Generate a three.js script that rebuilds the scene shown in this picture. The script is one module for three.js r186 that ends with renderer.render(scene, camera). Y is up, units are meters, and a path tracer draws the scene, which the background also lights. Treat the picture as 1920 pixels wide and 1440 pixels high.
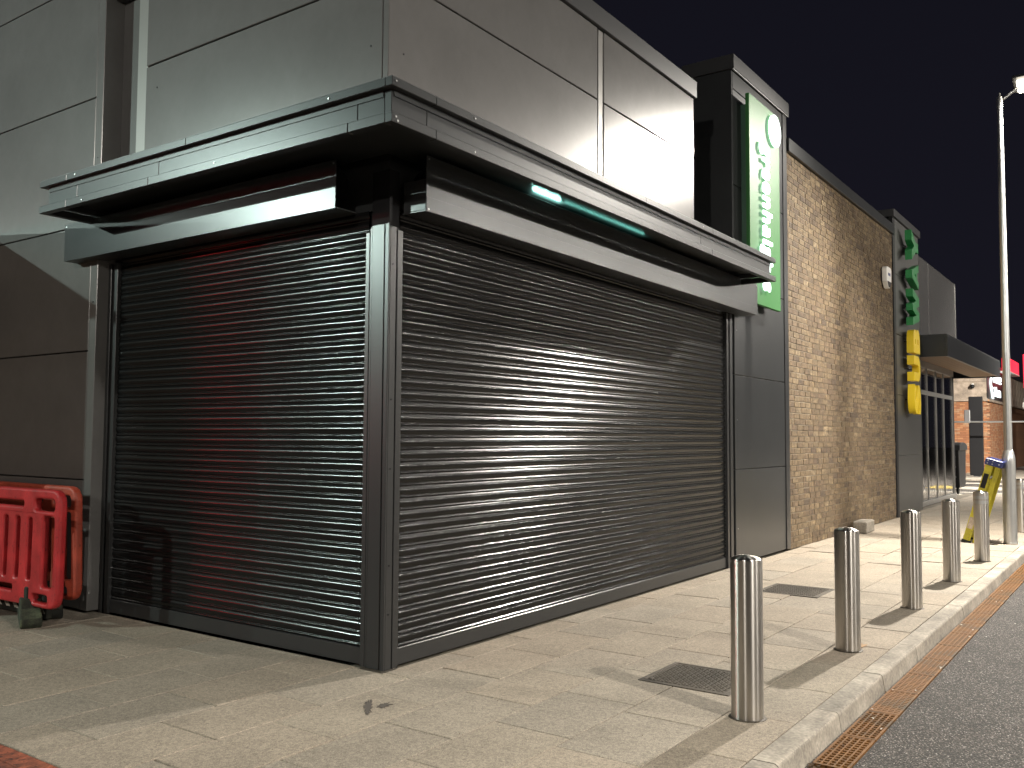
import * as THREE from 'three';
import { mergeGeometries } from 'three/addons/utils/BufferGeometryUtils.js';
import { FontLoader } from 'three/addons/loaders/FontLoader.js';
import { TextGeometry } from 'three/addons/geometries/TextGeometry.js';
import { RectAreaLightUniformsLib } from 'three/addons/lights/RectAreaLightUniformsLib.js';

// ---------------------------------------------------------------- camera, sky, exposure
// x runs along the long shopfront, z out of it towards the road, the corner post of the kiosk stands at the origin
const scene = new THREE.Scene();
const camera = new THREE.PerspectiveCamera(45.88, 4 / 3, 0.1, 400);
camera.position.set(-4.035, 1.4, 3.775);
{
  const X = new THREE.Vector3(0.577, 0.006, 0.817), Y = new THREE.Vector3(-0.051, 0.998, 0.028), Z = new THREE.Vector3(-0.815, -0.058, 0.577);
  camera.quaternion.setFromRotationMatrix(new THREE.Matrix4().makeBasis(X, Y, Z)).normalize();
}
const renderer = new THREE.WebGLRenderer({ antialias: true });
renderer.setSize(1024, 768);
renderer.toneMapping = THREE.LinearToneMapping;
renderer.toneMappingExposure = 1.12;
renderer.shadowMap.enabled = true;
RectAreaLightUniformsLib.init();
{ // clear night sky over a lit town: deep navy, a touch paler low down
  const w = 64, h = 32, d = new Float32Array(w * h * 4);
  for (let j = 0; j < h; j++) for (let i = 0; i < w; i++) {
    const el = (j + 0.5) / h - 0.5, k = Math.max(0, 1 - Math.abs(el) * 3.2), o = (j * w + i) * 4;
    d[o] = 0.0030 + 0.0050 * k; d[o + 1] = 0.0032 + 0.0044 * k; d[o + 2] = 0.0056 + 0.0070 * k; d[o + 3] = 1;
  }
  const sky = new THREE.DataTexture(d, w, h, THREE.RGBAFormat, THREE.FloatType);
  sky.mapping = THREE.EquirectangularReflectionMapping; sky.magFilter = THREE.LinearFilter; sky.needsUpdate = true;
  scene.background = sky; scene.environment = sky;
}
// lamp strengths (candela) and colours, used by the lamp columns built further down
const WARM = new THREE.Color().setRGB(1.0, 0.935, 0.84), GREEN = new THREE.Color().setRGB(0.80, 1.0, 0.91);
const LAMP = { kerb: 560, road: 380, park: 500, rear: 230, yard: 460, yardFar: 440, west: 260, far: 2200 };

// ---------------------------------------------------------------- helpers
let seed = 20240611;
const rnd = () => { seed = (seed * 1664525 + 1013904223) >>> 0; return seed / 4294967296; };
const rr = (a, b) => a + (b - a) * rnd();
const names = {};
function numbered(n) { const k = names[n] = (names[n] ?? -1) + 1; return k ? `${n}_${String(k).padStart(3, '0')}` : n; }
function thing(name, label, category, pos = [0, 0, 0], turn = 0, group) {
  const o = new THREE.Group(); o.name = numbered(name); o.position.set(...pos); o.rotation.y = turn;
  o.userData = { label, category }; if (group) o.userData.group = group; scene.add(o); return o;
}
function part(name, geo, mat, parent) {
  const m = new THREE.Mesh(Array.isArray(geo) ? merge(geo) : geo, mat); m.name = name; parent.add(m); return m;
}
function single(name, geo, mat, label, category, group) {
  const m = part(numbered(name), geo, mat, scene); m.userData = { label, category }; if (group) m.userData.group = group; return m;
}
function structure(name, geo, mat) { const m = part(name, geo, mat, scene); m.userData.kind = 'structure'; return m; }
const merge = gs => mergeGeometries(gs.map(g => { const n = g.index ? g.toNonIndexed() : g; for (const k of Object.keys(n.attributes)) if (!['position', 'normal', 'uv', 'color'].includes(k)) n.deleteAttribute(k); return n; }));
function metricUV(g, ox = 0, oy = 0, s = 1) {
  if (g.index) g = g.toNonIndexed();
  const p = g.attributes.position, n = g.attributes.normal, uv = new Float32Array(p.count * 2);
  for (let i = 0; i < p.count; i++) {
    const a = Math.abs(n.getX(i)), b = Math.abs(n.getY(i)), c = Math.abs(n.getZ(i));
    const [u, v] = b >= a && b >= c ? [p.getX(i), p.getZ(i)] : a >= c ? [p.getZ(i), p.getY(i)] : [p.getX(i), p.getY(i)];
    uv[2 * i] = u * s + ox; uv[2 * i + 1] = v * s + oy;
  }
  g.setAttribute('uv', new THREE.BufferAttribute(uv, 2)); return g;
}
// box with chamfered edges: 44 triangles
function bx(x0, x1, y0, y1, z0, z1, c = 0.003, ox = 0, oy = 0) {
  const lo = [x0, y0, z0], hi = [x1, y1, z1], mid = lo.map((v, i) => (v + hi[i]) / 2);
  if (c <= 0) { const g = new THREE.BoxGeometry(x1 - x0, y1 - y0, z1 - z0); g.translate(...mid); return metricUV(g, ox, oy); }
  c = Math.min(c, (x1 - x0) / 2.2, (y1 - y0) / 2.2, (z1 - z0) / 2.2);
  const pt = (s, ax) => [0, 1, 2].map(i => (s[i] > 0 ? hi[i] : lo[i]) - (i === ax ? 0 : s[i] * c));
  const pos = [];
  const tri = (a, b, d) => {
    const u = b.map((v, i) => v - a[i]), w = d.map((v, i) => v - a[i]);
    const n = [u[1] * w[2] - u[2] * w[1], u[2] * w[0] - u[0] * w[2], u[0] * w[1] - u[1] * w[0]];
    const f = n[0] * (a[0] - mid[0]) + n[1] * (a[1] - mid[1]) + n[2] * (a[2] - mid[2]);
    if (f >= 0) pos.push(...a, ...b, ...d); else pos.push(...a, ...d, ...b);
  };
  const quad = (a, b, d, e) => { tri(a, b, d); tri(a, d, e); };
  for (let ax = 0; ax < 3; ax++) {
    const [p, q] = [(ax + 1) % 3, (ax + 2) % 3];
    for (const s of [-1, 1]) {
      const k = (sp, sq) => { const v = [0, 0, 0]; v[ax] = s; v[p] = sp; v[q] = sq; return pt(v, ax); };
      quad(k(-1, -1), k(1, -1), k(1, 1), k(-1, 1));
    }
    for (const sp of [-1, 1]) for (const sq of [-1, 1]) {
      const v = s => { const r = [0, 0, 0]; r[ax] = s; r[p] = sp; r[q] = sq; return r; };
      quad(pt(v(-1), p), pt(v(1), p), pt(v(1), q), pt(v(-1), q));
    }
  }
  for (const a of [-1, 1]) for (const b of [-1, 1]) for (const d of [-1, 1]) tri(pt([a, b, d], 0), pt([a, b, d], 1), pt([a, b, d], 2));
  const g = new THREE.BufferGeometry(); g.setAttribute('position', new THREE.Float32BufferAttribute(pos, 3)); g.computeVertexNormals();
  return metricUV(g, ox, oy);
}
const cyl = (r0, r1, y0, y1, x = 0, z = 0, n = 24) => { const g = new THREE.CylinderGeometry(r1, r0, y1 - y0, n); g.translate(x, (y0 + y1) / 2, z); return g; };
function rod(a, b, r, n = 8) {
  const A = new THREE.Vector3(...a), B = new THREE.Vector3(...b), d = B.clone().sub(A), g = new THREE.CylinderGeometry(r, r, d.length(), n);
  g.applyQuaternion(new THREE.Quaternion().setFromUnitVectors(new THREE.Vector3(0, 1, 0), d.clone().normalize()));
  g.translate(...A.add(B).multiplyScalar(0.5).toArray()); return g;
}
const lathe = (pts, n = 32) => new THREE.LatheGeometry(pts.map(p => new THREE.Vector2(...p)), n);

// ---------------------------------------------------------------- procedural textures
function hash(x, y, s) { let h = (x * 374761393 + y * 668265263 + s * 974634777) | 0; h = Math.imul(h ^ (h >>> 13), 1274126177); return ((h ^ (h >>> 16)) >>> 0) / 4294967295; }
function vn(x, y, per, s) {
  const xi = Math.floor(x), yi = Math.floor(y), fx = x - xi, fy = y - yi, u = fx * fx * (3 - 2 * fx), v = fy * fy * (3 - 2 * fy);
  const w = k => ((k % per) + per) % per;
  const a = hash(w(xi), w(yi), s), b = hash(w(xi + 1), w(yi), s), c = hash(w(xi), w(yi + 1), s), d = hash(w(xi + 1), w(yi + 1), s);
  return a + (b - a) * u + (c - a) * v + (a - b - c + d) * u * v;
}
function fbm(u, v, f, oct, s) { let t = 0, a = 0.5, n = 0; for (let i = 0; i < oct; i++) { t += a * vn(u * f, v * f, f, s + i); n += a; a *= 0.55; f *= 2; } return t / n; }
function tex(size, fn, srgb = true, metres = 1) {
  const d = new Uint8Array(size * size * 4);
  for (let j = 0; j < size; j++) for (let i = 0; i < size; i++) {
    const c = fn((i + 0.5) / size, (j + 0.5) / size), o = (j * size + i) * 4;
    for (let k = 0; k < 3; k++) d[o + k] = Math.max(0, Math.min(255, (Array.isArray(c) ? c[k] : c) * 255)); d[o + 3] = 255;
  }
  const t = new THREE.DataTexture(d, size, size); t.wrapS = t.wrapT = THREE.RepeatWrapping; t.magFilter = THREE.LinearFilter; t.minFilter = THREE.LinearMipmapLinearFilter; t.generateMipmaps = true;
  if (srgb) t.colorSpace = THREE.SRGBColorSpace; t.repeat.set(1 / metres, 1 / metres); t.needsUpdate = true; return t;
}
const mul = (c, k) => c.map(v => v * k);
const slabMap = tex(1024, (u, v) => { // exposed fine aggregate, patchy dirt, darker flecks
  const g = hash(Math.floor(u * 512), Math.floor(v * 512), 3), f = fbm(u, v, 128, 2, 11), p = fbm(u, v, 4, 4, 5), fleck = hash(Math.floor(u * 700), Math.floor(v * 700), 31) > 0.985 ? 0.7 : 1;
  return mul([1, 0.985, 0.955], Math.min(1, (0.70 + 0.26 * g + 0.2 * (f - 0.5) + 0.14 * (p - 0.5)) * fleck));
}, true, 1.7);
const slabBump = tex(512, (u, v) => 0.5 + 0.5 * (hash(Math.floor(u * 400), Math.floor(v * 400), 8) - 0.5) * fbm(u, v, 16, 3, 4), false, 0.8);
const concreteMap = tex(512, (u, v) => { const p = fbm(u, v, 5, 5, 17), g = fbm(u, v, 90, 2, 6), st = fbm(u, v, 12, 3, 61); return mul([1, 0.98, 0.95], 0.62 + 0.44 * (p - 0.5) + 0.22 * (g - 0.5) + 0.3 * (st > 0.62 ? -0.4 * (st - 0.62) / 0.38 : 0) + 0.12); }, true, 1.1);
const asphaltMap = tex(1024, (u, v) => {
  const a = hash(Math.floor(u * 300), Math.floor(v * 300), 21), b = fbm(u, v, 170, 2, 23), p = fbm(u, v, 6, 4, 29);
  const stone = a > 0.96 ? 1.25 : a > 0.8 ? 0.7 : 0.34; return mul([1, 0.96, 0.92], stone * (0.55 + 0.6 * b) * (0.75 + 0.5 * p));
}, true, 1.6);
const asphaltBump = tex(512, (u, v) => 0.75 * vn(u * 128, v * 128, 128, 77) + 0.25 * vn(u * 256, v * 256, 256, 78), false, 0.8);
const brickMap = tex(512, (u, v) => { const p = fbm(u, v, 22, 4, 41), g = fbm(u, v, 128, 2, 43), pit = fbm(u, v, 64, 2, 47) > 0.72 ? 0.6 : 1; return mul([1, 0.96, 0.9], (0.78 + 0.55 * (p - 0.5) + 0.3 * (g - 0.5)) * pit); }, true, 0.9);
const grainBump = tex(256, (u, v) => fbm(u, v, 40, 3, 51), false, 0.25);
const smudge = tex(512, (u, v) => { const p = fbm(u, v, 4, 5, 81), s = fbm(u, v, 30, 3, 83); return mul([1, 1, 1], 0.9 + 0.10 * (p - 0.5) + 0.03 * (s - 0.5)); }, true, 1.3);
const rustMap = tex(512, (u, v) => { const p = fbm(u, v, 6, 5, 101), g = fbm(u, v, 60, 3, 103), k = Math.max(0, Math.min(1, (p - 0.36) * 4)); return [0.38 + 0.24 * k + 0.2 * (g - 0.5), 0.32 + 0.11 * k + 0.16 * (g - 0.5), 0.24 - 0.07 * k + 0.1 * (g - 0.5)]; }, true, 1.3);
const rubberMap = tex(256, (u, v) => { const p = fbm(u, v, 5, 4, 111), g = fbm(u, v, 50, 2, 113); return mul([0.92, 1, 0.86], 0.5 + 0.9 * (p - 0.5) + 0.3 * (g - 0.5)); }, true, 0.5);
const plasticMap = tex(256, (u, v) => { const p = fbm(u, v, 6, 4, 121), s = fbm(u, v, 40, 2, 123); return mul([1, 1, 1], 0.84 + 0.3 * (p - 0.5) - (s > 0.76 ? 0.12 : 0)); }, true, 0.7);

// ---------------------------------------------------------------- materials
const mat = (r, g, b, o = {}) => new THREE.MeshPhysicalMaterial({ color: new THREE.Color().setRGB(r, g, b), roughness: 0.5, metalness: 0, ...o });
const glow = (r, g, b, k) => new THREE.MeshStandardMaterial({ color: new THREE.Color().setRGB(0.02, 0.02, 0.02), emissive: new THREE.Color().setRGB(r, g, b), emissiveIntensity: k, roughness: 0.4 });
const M = {
  clad: mat(0.20, 0.196, 0.192, { metalness: 0.35, roughness: 0.24, map: smudge }),
  cladTrim: mat(0.25, 0.245, 0.235, { metalness: 0.4, roughness: 0.32 }),
  anthracite: mat(0.055, 0.058, 0.06, { metalness: 0.45, roughness: 0.28, map: smudge }),
  dark: mat(0.04, 0.041, 0.043, { metalness: 0.3, roughness: 0.38 }),
  slat: mat(0.007, 0.0072, 0.0074, { roughness: 0.18, ior: 1.32 }),
  guide: mat(0.04, 0.041, 0.042, { metalness: 0.4, roughness: 0.3 }),
  black: mat(0.010, 0.010, 0.011, { roughness: 0.5, specularIntensity: 0.5 }),
  core: mat(0.03, 0.03, 0.03, { roughness: 0.9 }),
  steel: mat(0.47, 0.45, 0.425, { metalness: 1, roughness: 0.29, anisotropy: 0.97, anisotropyRotation: Math.PI / 2 }),
  galv: mat(0.55, 0.56, 0.56, { metalness: 0.9, roughness: 0.32 }),
  screw: mat(0.5, 0.5, 0.5, { metalness: 1, roughness: 0.35 }),
  mortar: mat(0.30, 0.26, 0.20, { roughness: 0.95, map: concreteMap }),
  kerb: mat(0.47, 0.44, 0.39, { roughness: 0.9, map: concreteMap, bumpMap: slabBump, bumpScale: 0.002 }),
  joint: mat(0.26, 0.235, 0.19, { roughness: 1, map: concreteMap }),
  asphalt: mat(0.34, 0.32, 0.30, { roughness: 0.88, map: asphaltMap, bumpMap: asphaltBump, bumpScale: 0.006 }),
  rust: mat(0.42, 0.38, 0.27, { roughness: 0.8, metalness: 0.15, map: rustMap }),
  iron: mat(0.13, 0.115, 0.095, { roughness: 0.65, metalness: 0.4, map: concreteMap }),
  red: mat(0.62, 0.04, 0.045, { roughness: 0.34, map: plasticMap, bumpMap: grainBump, bumpScale: 0.0006 }),
  red2: mat(0.55, 0.085, 0.045, { roughness: 0.5, map: plasticMap, bumpMap: grainBump, bumpScale: 0.0006 }),
  rubber: mat(0.17, 0.17, 0.135, { roughness: 0.85, map: rubberMap }),
  rubberDark: mat(0.05, 0.045, 0.04, { roughness: 0.85, map: rubberMap }),
  yellow: mat(0.62, 0.54, 0.03, { roughness: 0.45, map: plasticMap }),
  blue: mat(0.02, 0.03, 0.13, { roughness: 0.45 }),
  signGreen: mat(0.04, 0.16, 0.045, { roughness: 0.5, specularIntensity: 0.35 }),
  signSide: mat(0.05, 0.12, 0.08, { roughness: 0.4 }),
  letterYellow: mat(0.80, 0.58, 0.02, { roughness: 0.4 }),
  letterGreen: mat(0.02, 0.22, 0.06, { roughness: 0.4 }),
  white: mat(0.75, 0.74, 0.71, { roughness: 0.5 }),
  cream: mat(0.62, 0.53, 0.45, { roughness: 0.8, map: concreteMap }),
  wood: mat(0.28, 0.17, 0.09, { roughness: 0.6 }),
  paint: mat(0.70, 0.68, 0.62, { roughness: 0.8, map: concreteMap }),
  paintYellow: mat(0.70, 0.55, 0.16, { roughness: 0.8, map: concreteMap }),
  glass: new THREE.MeshPhysicalMaterial({ color: 0xffffff, transmission: 1, thickness: 0, roughness: 0.02, ior: 1.52 }),
  lens: glow(1, 0.9, 0.72, 14), lensGreen: glow(0.75, 1, 0.88, 12),
  glowWhite: glow(0.86, 1.0, 0.98, 3.4), glowRed: glow(1, 0.02, 0.05, 1.5), glowTeal: glow(0.6, 1, 0.9, 6),
};
const slabMats = [[0.38, 0.338, 0.282], [0.37, 0.332, 0.281], [0.39, 0.342, 0.284], [0.365, 0.33, 0.282], [0.38, 0.333, 0.276]].map(c => mat(...c, { roughness: 0.92, map: slabMap, bumpMap: slabBump, bumpScale: 0.0025 }));
const brickTones = [[0.20, 0.15, 0.09], [0.175, 0.128, 0.08], [0.23, 0.178, 0.11], [0.14, 0.10, 0.065], [0.185, 0.135, 0.084], [0.27, 0.215, 0.14], [0.115, 0.084, 0.058]];
const brickMats = brickTones.map(c => mat(...c, { roughness: 0.9, map: brickMap, bumpMap: grainBump, bumpScale: 0.003 }));

// ---------------------------------------------------------------- ground, road, pavement
{
  const g = new THREE.PlaneGeometry(260, 200); g.rotateX(-Math.PI / 2); g.translate(40, -0.1, 10); structure('road', metricUV(g), M.asphalt);
}
const pave = structure('pavement', [bx(-6, 22.3, -0.099, -0.012, -0.3, 2.297, 0), bx(-6, -0.0, -0.099, -0.012, -7, -0.301, 0)], M.joint);
{
  const W = 0.435, L = 0.648, z0 = 0.213, gap = 0.0045;
  const slab = (xa, xb, za, zb) => {
    if (xb - xa < 0.03 || zb - za < 0.03) return;
    const m = part('paving_slab', bx(xa + gap * rr(0.4, 1.3), xb - gap * rr(0.4, 1.3), -0.05, rr(-0.0012, 0.0012), za + gap * rr(0.5, 1.2), zb - gap * rr(0.5, 1.2), 0.003, rnd() * 7, rnd() * 7), slabMats[Math.floor(rnd() * 5)], pave);
    m.rotation.z = rr(-0.0006, 0.0006) * (xa < 10 ? 1 : 0);
  };
  for (let k = -11; k <= 4; k++) {
    const za = z0 + W * k, zb = Math.min(za + W, 2.297), front = zb > 0.05, off = (((k % 2) + 2) % 2 ? -0.04 : -0.36) + (k >= 3 ? 0.2 : 0);
    for (let n = -4; n < 37; n++) {
      let xa = Math.max(off + n * L, -1.94), xb = off + (n + 1) * L;
      if (xb <= -1.94 || xa > 22) continue;
      if (k === -1) { if (xb > 0) { if (xa < 0) slab(xa, 0, za, zb); slab(Math.max(0, xa), xb, 0.002, zb); continue; } }
      else if (!front) { if (xa >= 0) continue; xb = Math.min(xb, 0.0); }
      slab(xa, xb, za, zb);
    }
  }
  // red block paving beyond the slabs
  for (let i = 0; i < 14; i++) for (let j = 0; j < 9; j++) {
    const x1 = -1.945 - j * 0.104, za = -1.3 + i * 0.208 + (j % 2) * 0.104;
    part('paving_brick', bx(x1 - 0.1, x1, -0.05, rr(-0.001, 0.001), za, za + 0.203, 0.003, rnd() * 5, rnd() * 5), redBrick(), pave);
  }
}
function redBrick() { const s = redBrick.s ??= [[0.30, 0.085, 0.045], [0.27, 0.08, 0.045], [0.33, 0.10, 0.055]].map(c => mat(...c, { roughness: 0.85, map: brickMap })); return s[Math.floor(rnd() * 3)]; }
const kerb = structure('kerb', bx(-6, 22.3, -0.2, -0.03, 2.30, 2.40, 0), M.joint);
for (let i = 0; i < 31; i++) { // kerb stones with a battered, bull-nosed road face
  const x0 = -5.6 + i * 0.915, x1 = x0 + 0.909, s = new THREE.Shape();
  s.moveTo(2.302, -0.16); s.lineTo(2.302, 0); s.lineTo(2.395, 0); s.quadraticCurveTo(2.414, -0.001, 2.418, -0.018); s.lineTo(2.440, -0.16); s.closePath();
  const g = new THREE.ExtrudeGeometry(s, { depth: x1 - x0, bevelEnabled: false, curveSegments: 5 });
  g.applyMatrix4(new THREE.Matrix4().set(0, 0, 1, x0, 0, 1, 0, rr(-0.002, 0.002), 1, 0, 0, rr(-0.002, 0.002), 0, 0, 0, 1)); // (z', y, x') -> world
  const idx = g.attributes.position; // mirrored axes: flip the winding
  for (let t = 0; t < idx.count; t += 3) { const a = [idx.getX(t), idx.getY(t), idx.getZ(t)]; idx.setXYZ(t, idx.getX(t + 1), idx.getY(t + 1), idx.getZ(t + 1)); idx.setXYZ(t + 1, ...a); }
  g.computeVertexNormals();
  part('kerb_stone', metricUV(g, rnd() * 5, rnd() * 5), M.kerb, kerb);
}
// slotted drainage channel at the foot of the kerb
{
  const t = thing('drainage_channel', 'rusty orange slotted drainage channel along the foot of the kerb', 'drain', [0, -0.1, 0]);
  part('silt', bx(0.16, 1.25, -0.03, 0.0012, 2.445, 2.605, 0), M.rust, t); part('silt', bx(1.252, 22, -0.03, 0.0085, 2.447, 2.604, 0), M.rust, t);
  for (let i = 0; i < 34; i++) {
    const x0 = 0.25 + i * 0.5, x1 = x0 + 0.494, gs = [], m = M.rust;
    for (let k = 0; k < 6; k++) { const z = 2.448 + k * 0.0296; gs.push(bx(x0, x1, 0.002, 0.012, z, z + (k === 0 || k === 5 ? 0.012 : 0.008), 0, i * 0.37, 0)); }
    const nb = 14; for (let k = 0; k < nb; k++) { const x = x0 + (k + 0.5) * 0.494 / nb; gs.push(bx(x - 0.005, x + 0.005, 0.003, 0.0105, 2.4495, 2.6055, 0, i * 0.37, 0)); }
    gs.push(bx(x0, x0 + 0.014, 0.002, 0.0125, 2.4485, 2.6065, 0, i * 0.3), bx(x1 - 0.014, x1, 0.002, 0.0125, 2.4485, 2.6065, 0, i * 0.3));
    part('grate', gs, m, t);
  }
  const gl = thing('gully_cover', 'black iron gully cover in the road at the end of the drainage channel', 'drain cover', [-0.05, -0.1, 2.55]);
  part('frame', [bx(-0.26, 0.17, 0.001, 0.014, -0.11, -0.075, 0.004), bx(-0.26, 0.17, 0.001, 0.014, 0.24, 0.275, 0.004), bx(0.135, 0.17, 0.001, 0.014, -0.0745, 0.2395, 0.004), bx(-0.26, -0.225, 0.001, 0.014, -0.0745, 0.2395, 0.004)], M.iron, gl);
  part('silt', bx(-0.225, 0.135, 0.0005, 0.003, -0.074, 0.239, 0), M.joint, gl);
  for (let k = 0; k < 7; k++) part('bar', bx(-0.215 + k * 0.05, -0.19 + k * 0.05, 0.003, 0.012, -0.0735, 0.2385, 0.002), M.iron, gl);
}
// access covers set in the slabs
function accessCover(x0, x1, z0, z1, label, rows, cols, skew) {
  const w = x1 - x0, d = z1 - z0, t = thing('access_cover', label, 'manhole cover', [(x0 + x1) / 2, 0, (z0 + z1) / 2], skew);
  const e = 0.022, a = w / 2, b = d / 2;
  part('frame', [bx(-a, a, -0.02, 0.005, -b, -b + e, 0.002), bx(-a, a, -0.02, 0.005, b - e, b, 0.002), bx(-a, -a + e, -0.02, 0.005, -b + e, b - e, 0.002), bx(a - e, a, -0.02, 0.005, -b + e, b - e, 0.002)], M.iron, t);
  const pl = part('plate', bx(-a + e + 0.004, a - e - 0.004, -0.02, 0.0035, -b + e + 0.004, b - e - 0.004, 0.002), M.iron, t), gs = [];
  for (let i = 0; i < rows; i++) for (let j = 0; j < cols; j++) {
    const x = -a + e + 0.02 + (w - 2 * e - 0.04) * (i + 0.5) / rows, z = -b + e + 0.02 + (d - 2 * e - 0.04) * (j + 0.5) / cols, l = 0.32 * (w / rows), q = 0.36 * (d / cols);
    gs.push((i + j) % 2 ? bx(x - l, x + l, 0.0036, 0.0075, z - q * 0.7, z + q * 0.7, 0.0015) : bx(x - l * 0.7, x + l * 0.7, 0.0036, 0.0075, z - q, z + q, 0.0015));
  }
  const s = part('studs', gs, M.iron, pl); s.userData.kind = 'stuff';
  for (const [sx, sz] of [[-1, -1], [1, 1]]) part('key_hole', bx(sx * a * 0.7 - 0.016, sx * a * 0.7 + 0.016, 0.002, 0.0082, sz * b * 0.82 - 0.011, sz * b * 0.82 + 0.011, 0.002), M.iron, t);
}
accessCover(0.74, 1.25, 1.30, 1.85, 'studded iron access cover in the paving behind the first bollard', 16, 18, 0);
accessCover(4.10, 4.66, 0.76, 1.32, 'pitted iron access cover in the paving towards the dark pillar', 18, 18, 0);

// ---------------------------------------------------------------- shop building
const shop = thing('shop_building', 'retail unit with grey metal cladding panels above the shuttered corner', 'building');
part('core', [bx(0.12, 4.55, 0, 4.9, -6, -0.10, 0), bx(4.551, 5.60, 0, 3.12, -6, -0.10, 0), bx(4.551, 5.60, 3.121, 4.9, -6, -0.62, 0), bx(5.601, 7.35, 0, 5.5, -6, -0.06, 0), bx(7.351, 13.15, 0, 5.1, -6, -0.06, 0)], M.core, shop);
{ // upper cladding, long side (plane z = -0.05) and short side (plane x = 0.02)
  const zf = -0.05;
  for (const [x0, x1] of [[0.02, 2.62], [2.735, 4.62]]) for (const [y0, y1] of [[3.2, 4.292], [4.304, 4.93]]) part('cladding_panel', bx(x0, x1, y0, y1, -0.099, zf, 0.004, x0, y0), M.clad, shop);
  part('joint_trim', bx(2.648, 2.732, 3.2, 4.93, -0.099, -0.058, 0.004), M.cladTrim, shop);
  part('joint_trim', bx(2.6225, 2.6455, 3.2, 4.93, -0.099, -0.088, 0), M.black, shop);
  part('parapet', bx(-0.015, 4.645, 4.933, 5.11, -0.3, -0.02, 0.004), M.dark, shop);
  part('parapet', bx(-0.015, 0.2, 4.933, 5.11, -6, -0.302, 0.004), M.dark, shop);
  for (const [y0, y1] of [[3.2, 4.292], [4.304, 4.93]]) part('cladding_panel', bx(0.019, 0.115, y0, y1, -2.65, -0.102, 0.004, 0, y0), M.clad, shop);
  part('recess_panel', bx(0.06, 0.08, 3.2, 5.6, -3.049, -2.652, 0.003), M.clad, shop);
  part('recess_trim', bx(0.038, 0.0595, 3.2, 5.6, -2.80, -2.655, 0.003), M.cladTrim, shop);
  part('recess_panel', bx(4.645, 5.598, 3.13, 4.292, -0.60, -0.575, 0.003), M.anthracite, shop);
  part('recess_panel', bx(4.645, 5.598, 4.304, 4.93, -0.60, -0.575, 0.003), M.anthracite, shop);
  for (const [x, y] of [[0.16, 3.82], [0.09, 4.62]]) part('fixing_screw', cylZ(0.007, x, y, zf + 0.001), M.black, shop);
  for (const [z, y] of [[-0.2, 3.86], [-2.5, 4.1]]) part('fixing_screw', cylX(0.007, 0.018, y, z), M.black, shop);
}
function cylZ(r, x, y, z, l = 0.006) { const g = new THREE.CylinderGeometry(r, r, l, 10); g.rotateX(Math.PI / 2); g.translate(x, y, z); return g; }
function cylX(r, x, y, z, l = 0.006) { const g = new THREE.CylinderGeometry(r, r, l, 10); g.rotateZ(Math.PI / 2); g.translate(x, y, z); return g; }
{ // side wall left of the short shutter, unseen top raised to block yard lamps
  const ys = [0.02, 1.036, 2.062, 3.09, 4.125, 5.15, 6.18, 7.2];
  for (let i = 0; i < 7; i++) { part('cladding_panel', bx(-0.10, -0.04, ys[i] + 0.005, ys[i + 1] - 0.005, -14, -3.155, 0.003, 0, i), M.clad, shop); }
  part('edge_trim', bx(-0.101, 0.1, 0.02, 7.2, -3.1535, -3.05, 0.004), M.clad, shop);
  part('side_core', bx(-0.039, 0.3, 0, 7.18, -14, -3.156, 0), M.core, shop);
  for (const [y, z] of [[2.45, -3.10], [3.62, -3.10]]) part('fixing_screw', cylX(0.007, -0.102, y, z), M.black, shop);
}
// ---------------------------------------------------------------- sign pillar (dark cladding between shutter and brick wall)
const pil = thing('cladding_pillar', 'tall dark metal clad pillar between the shutter and the brick wall', 'pillar', [5.58, 0, 0]);
{
  const ys = [0.02, 1.05, 2.10, 3.15, 4.24, 5.34, 5.55];
  for (let i = 0; i < 6; i++) part('cladding_panel', bx(0.0, 1.655, ys[i] + 0.004, ys[i + 1] - 0.004, -0.058, 0.0, 0.004, i * 0.7), M.anthracite, pil);
  part('side_panel', bx(-0.03, -0.002, 3.13, 5.55, -0.57, -0.002, 0.003), M.anthracite, pil);
  part('edge_trim', bx(1.659, 1.80, 0.02, 5.55, -0.058, 0.012, 0.004), M.guide, pil);
  part('cap', bx(-0.05, 1.84, 5.552, 5.72, -0.6, 0.035, 0.004), M.dark, pil);
  part('cap_drip', bx(-0.045, 1.835, 5.540, 5.5515, 0.013, 0.03, 0.002), M.galv, pil);
  for (const y of [0.4, 1.6, 2.6]) part('fixing_screw', cylZ(0.006, 0.06, y, 0.0005), M.screw, pil);
}
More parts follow.
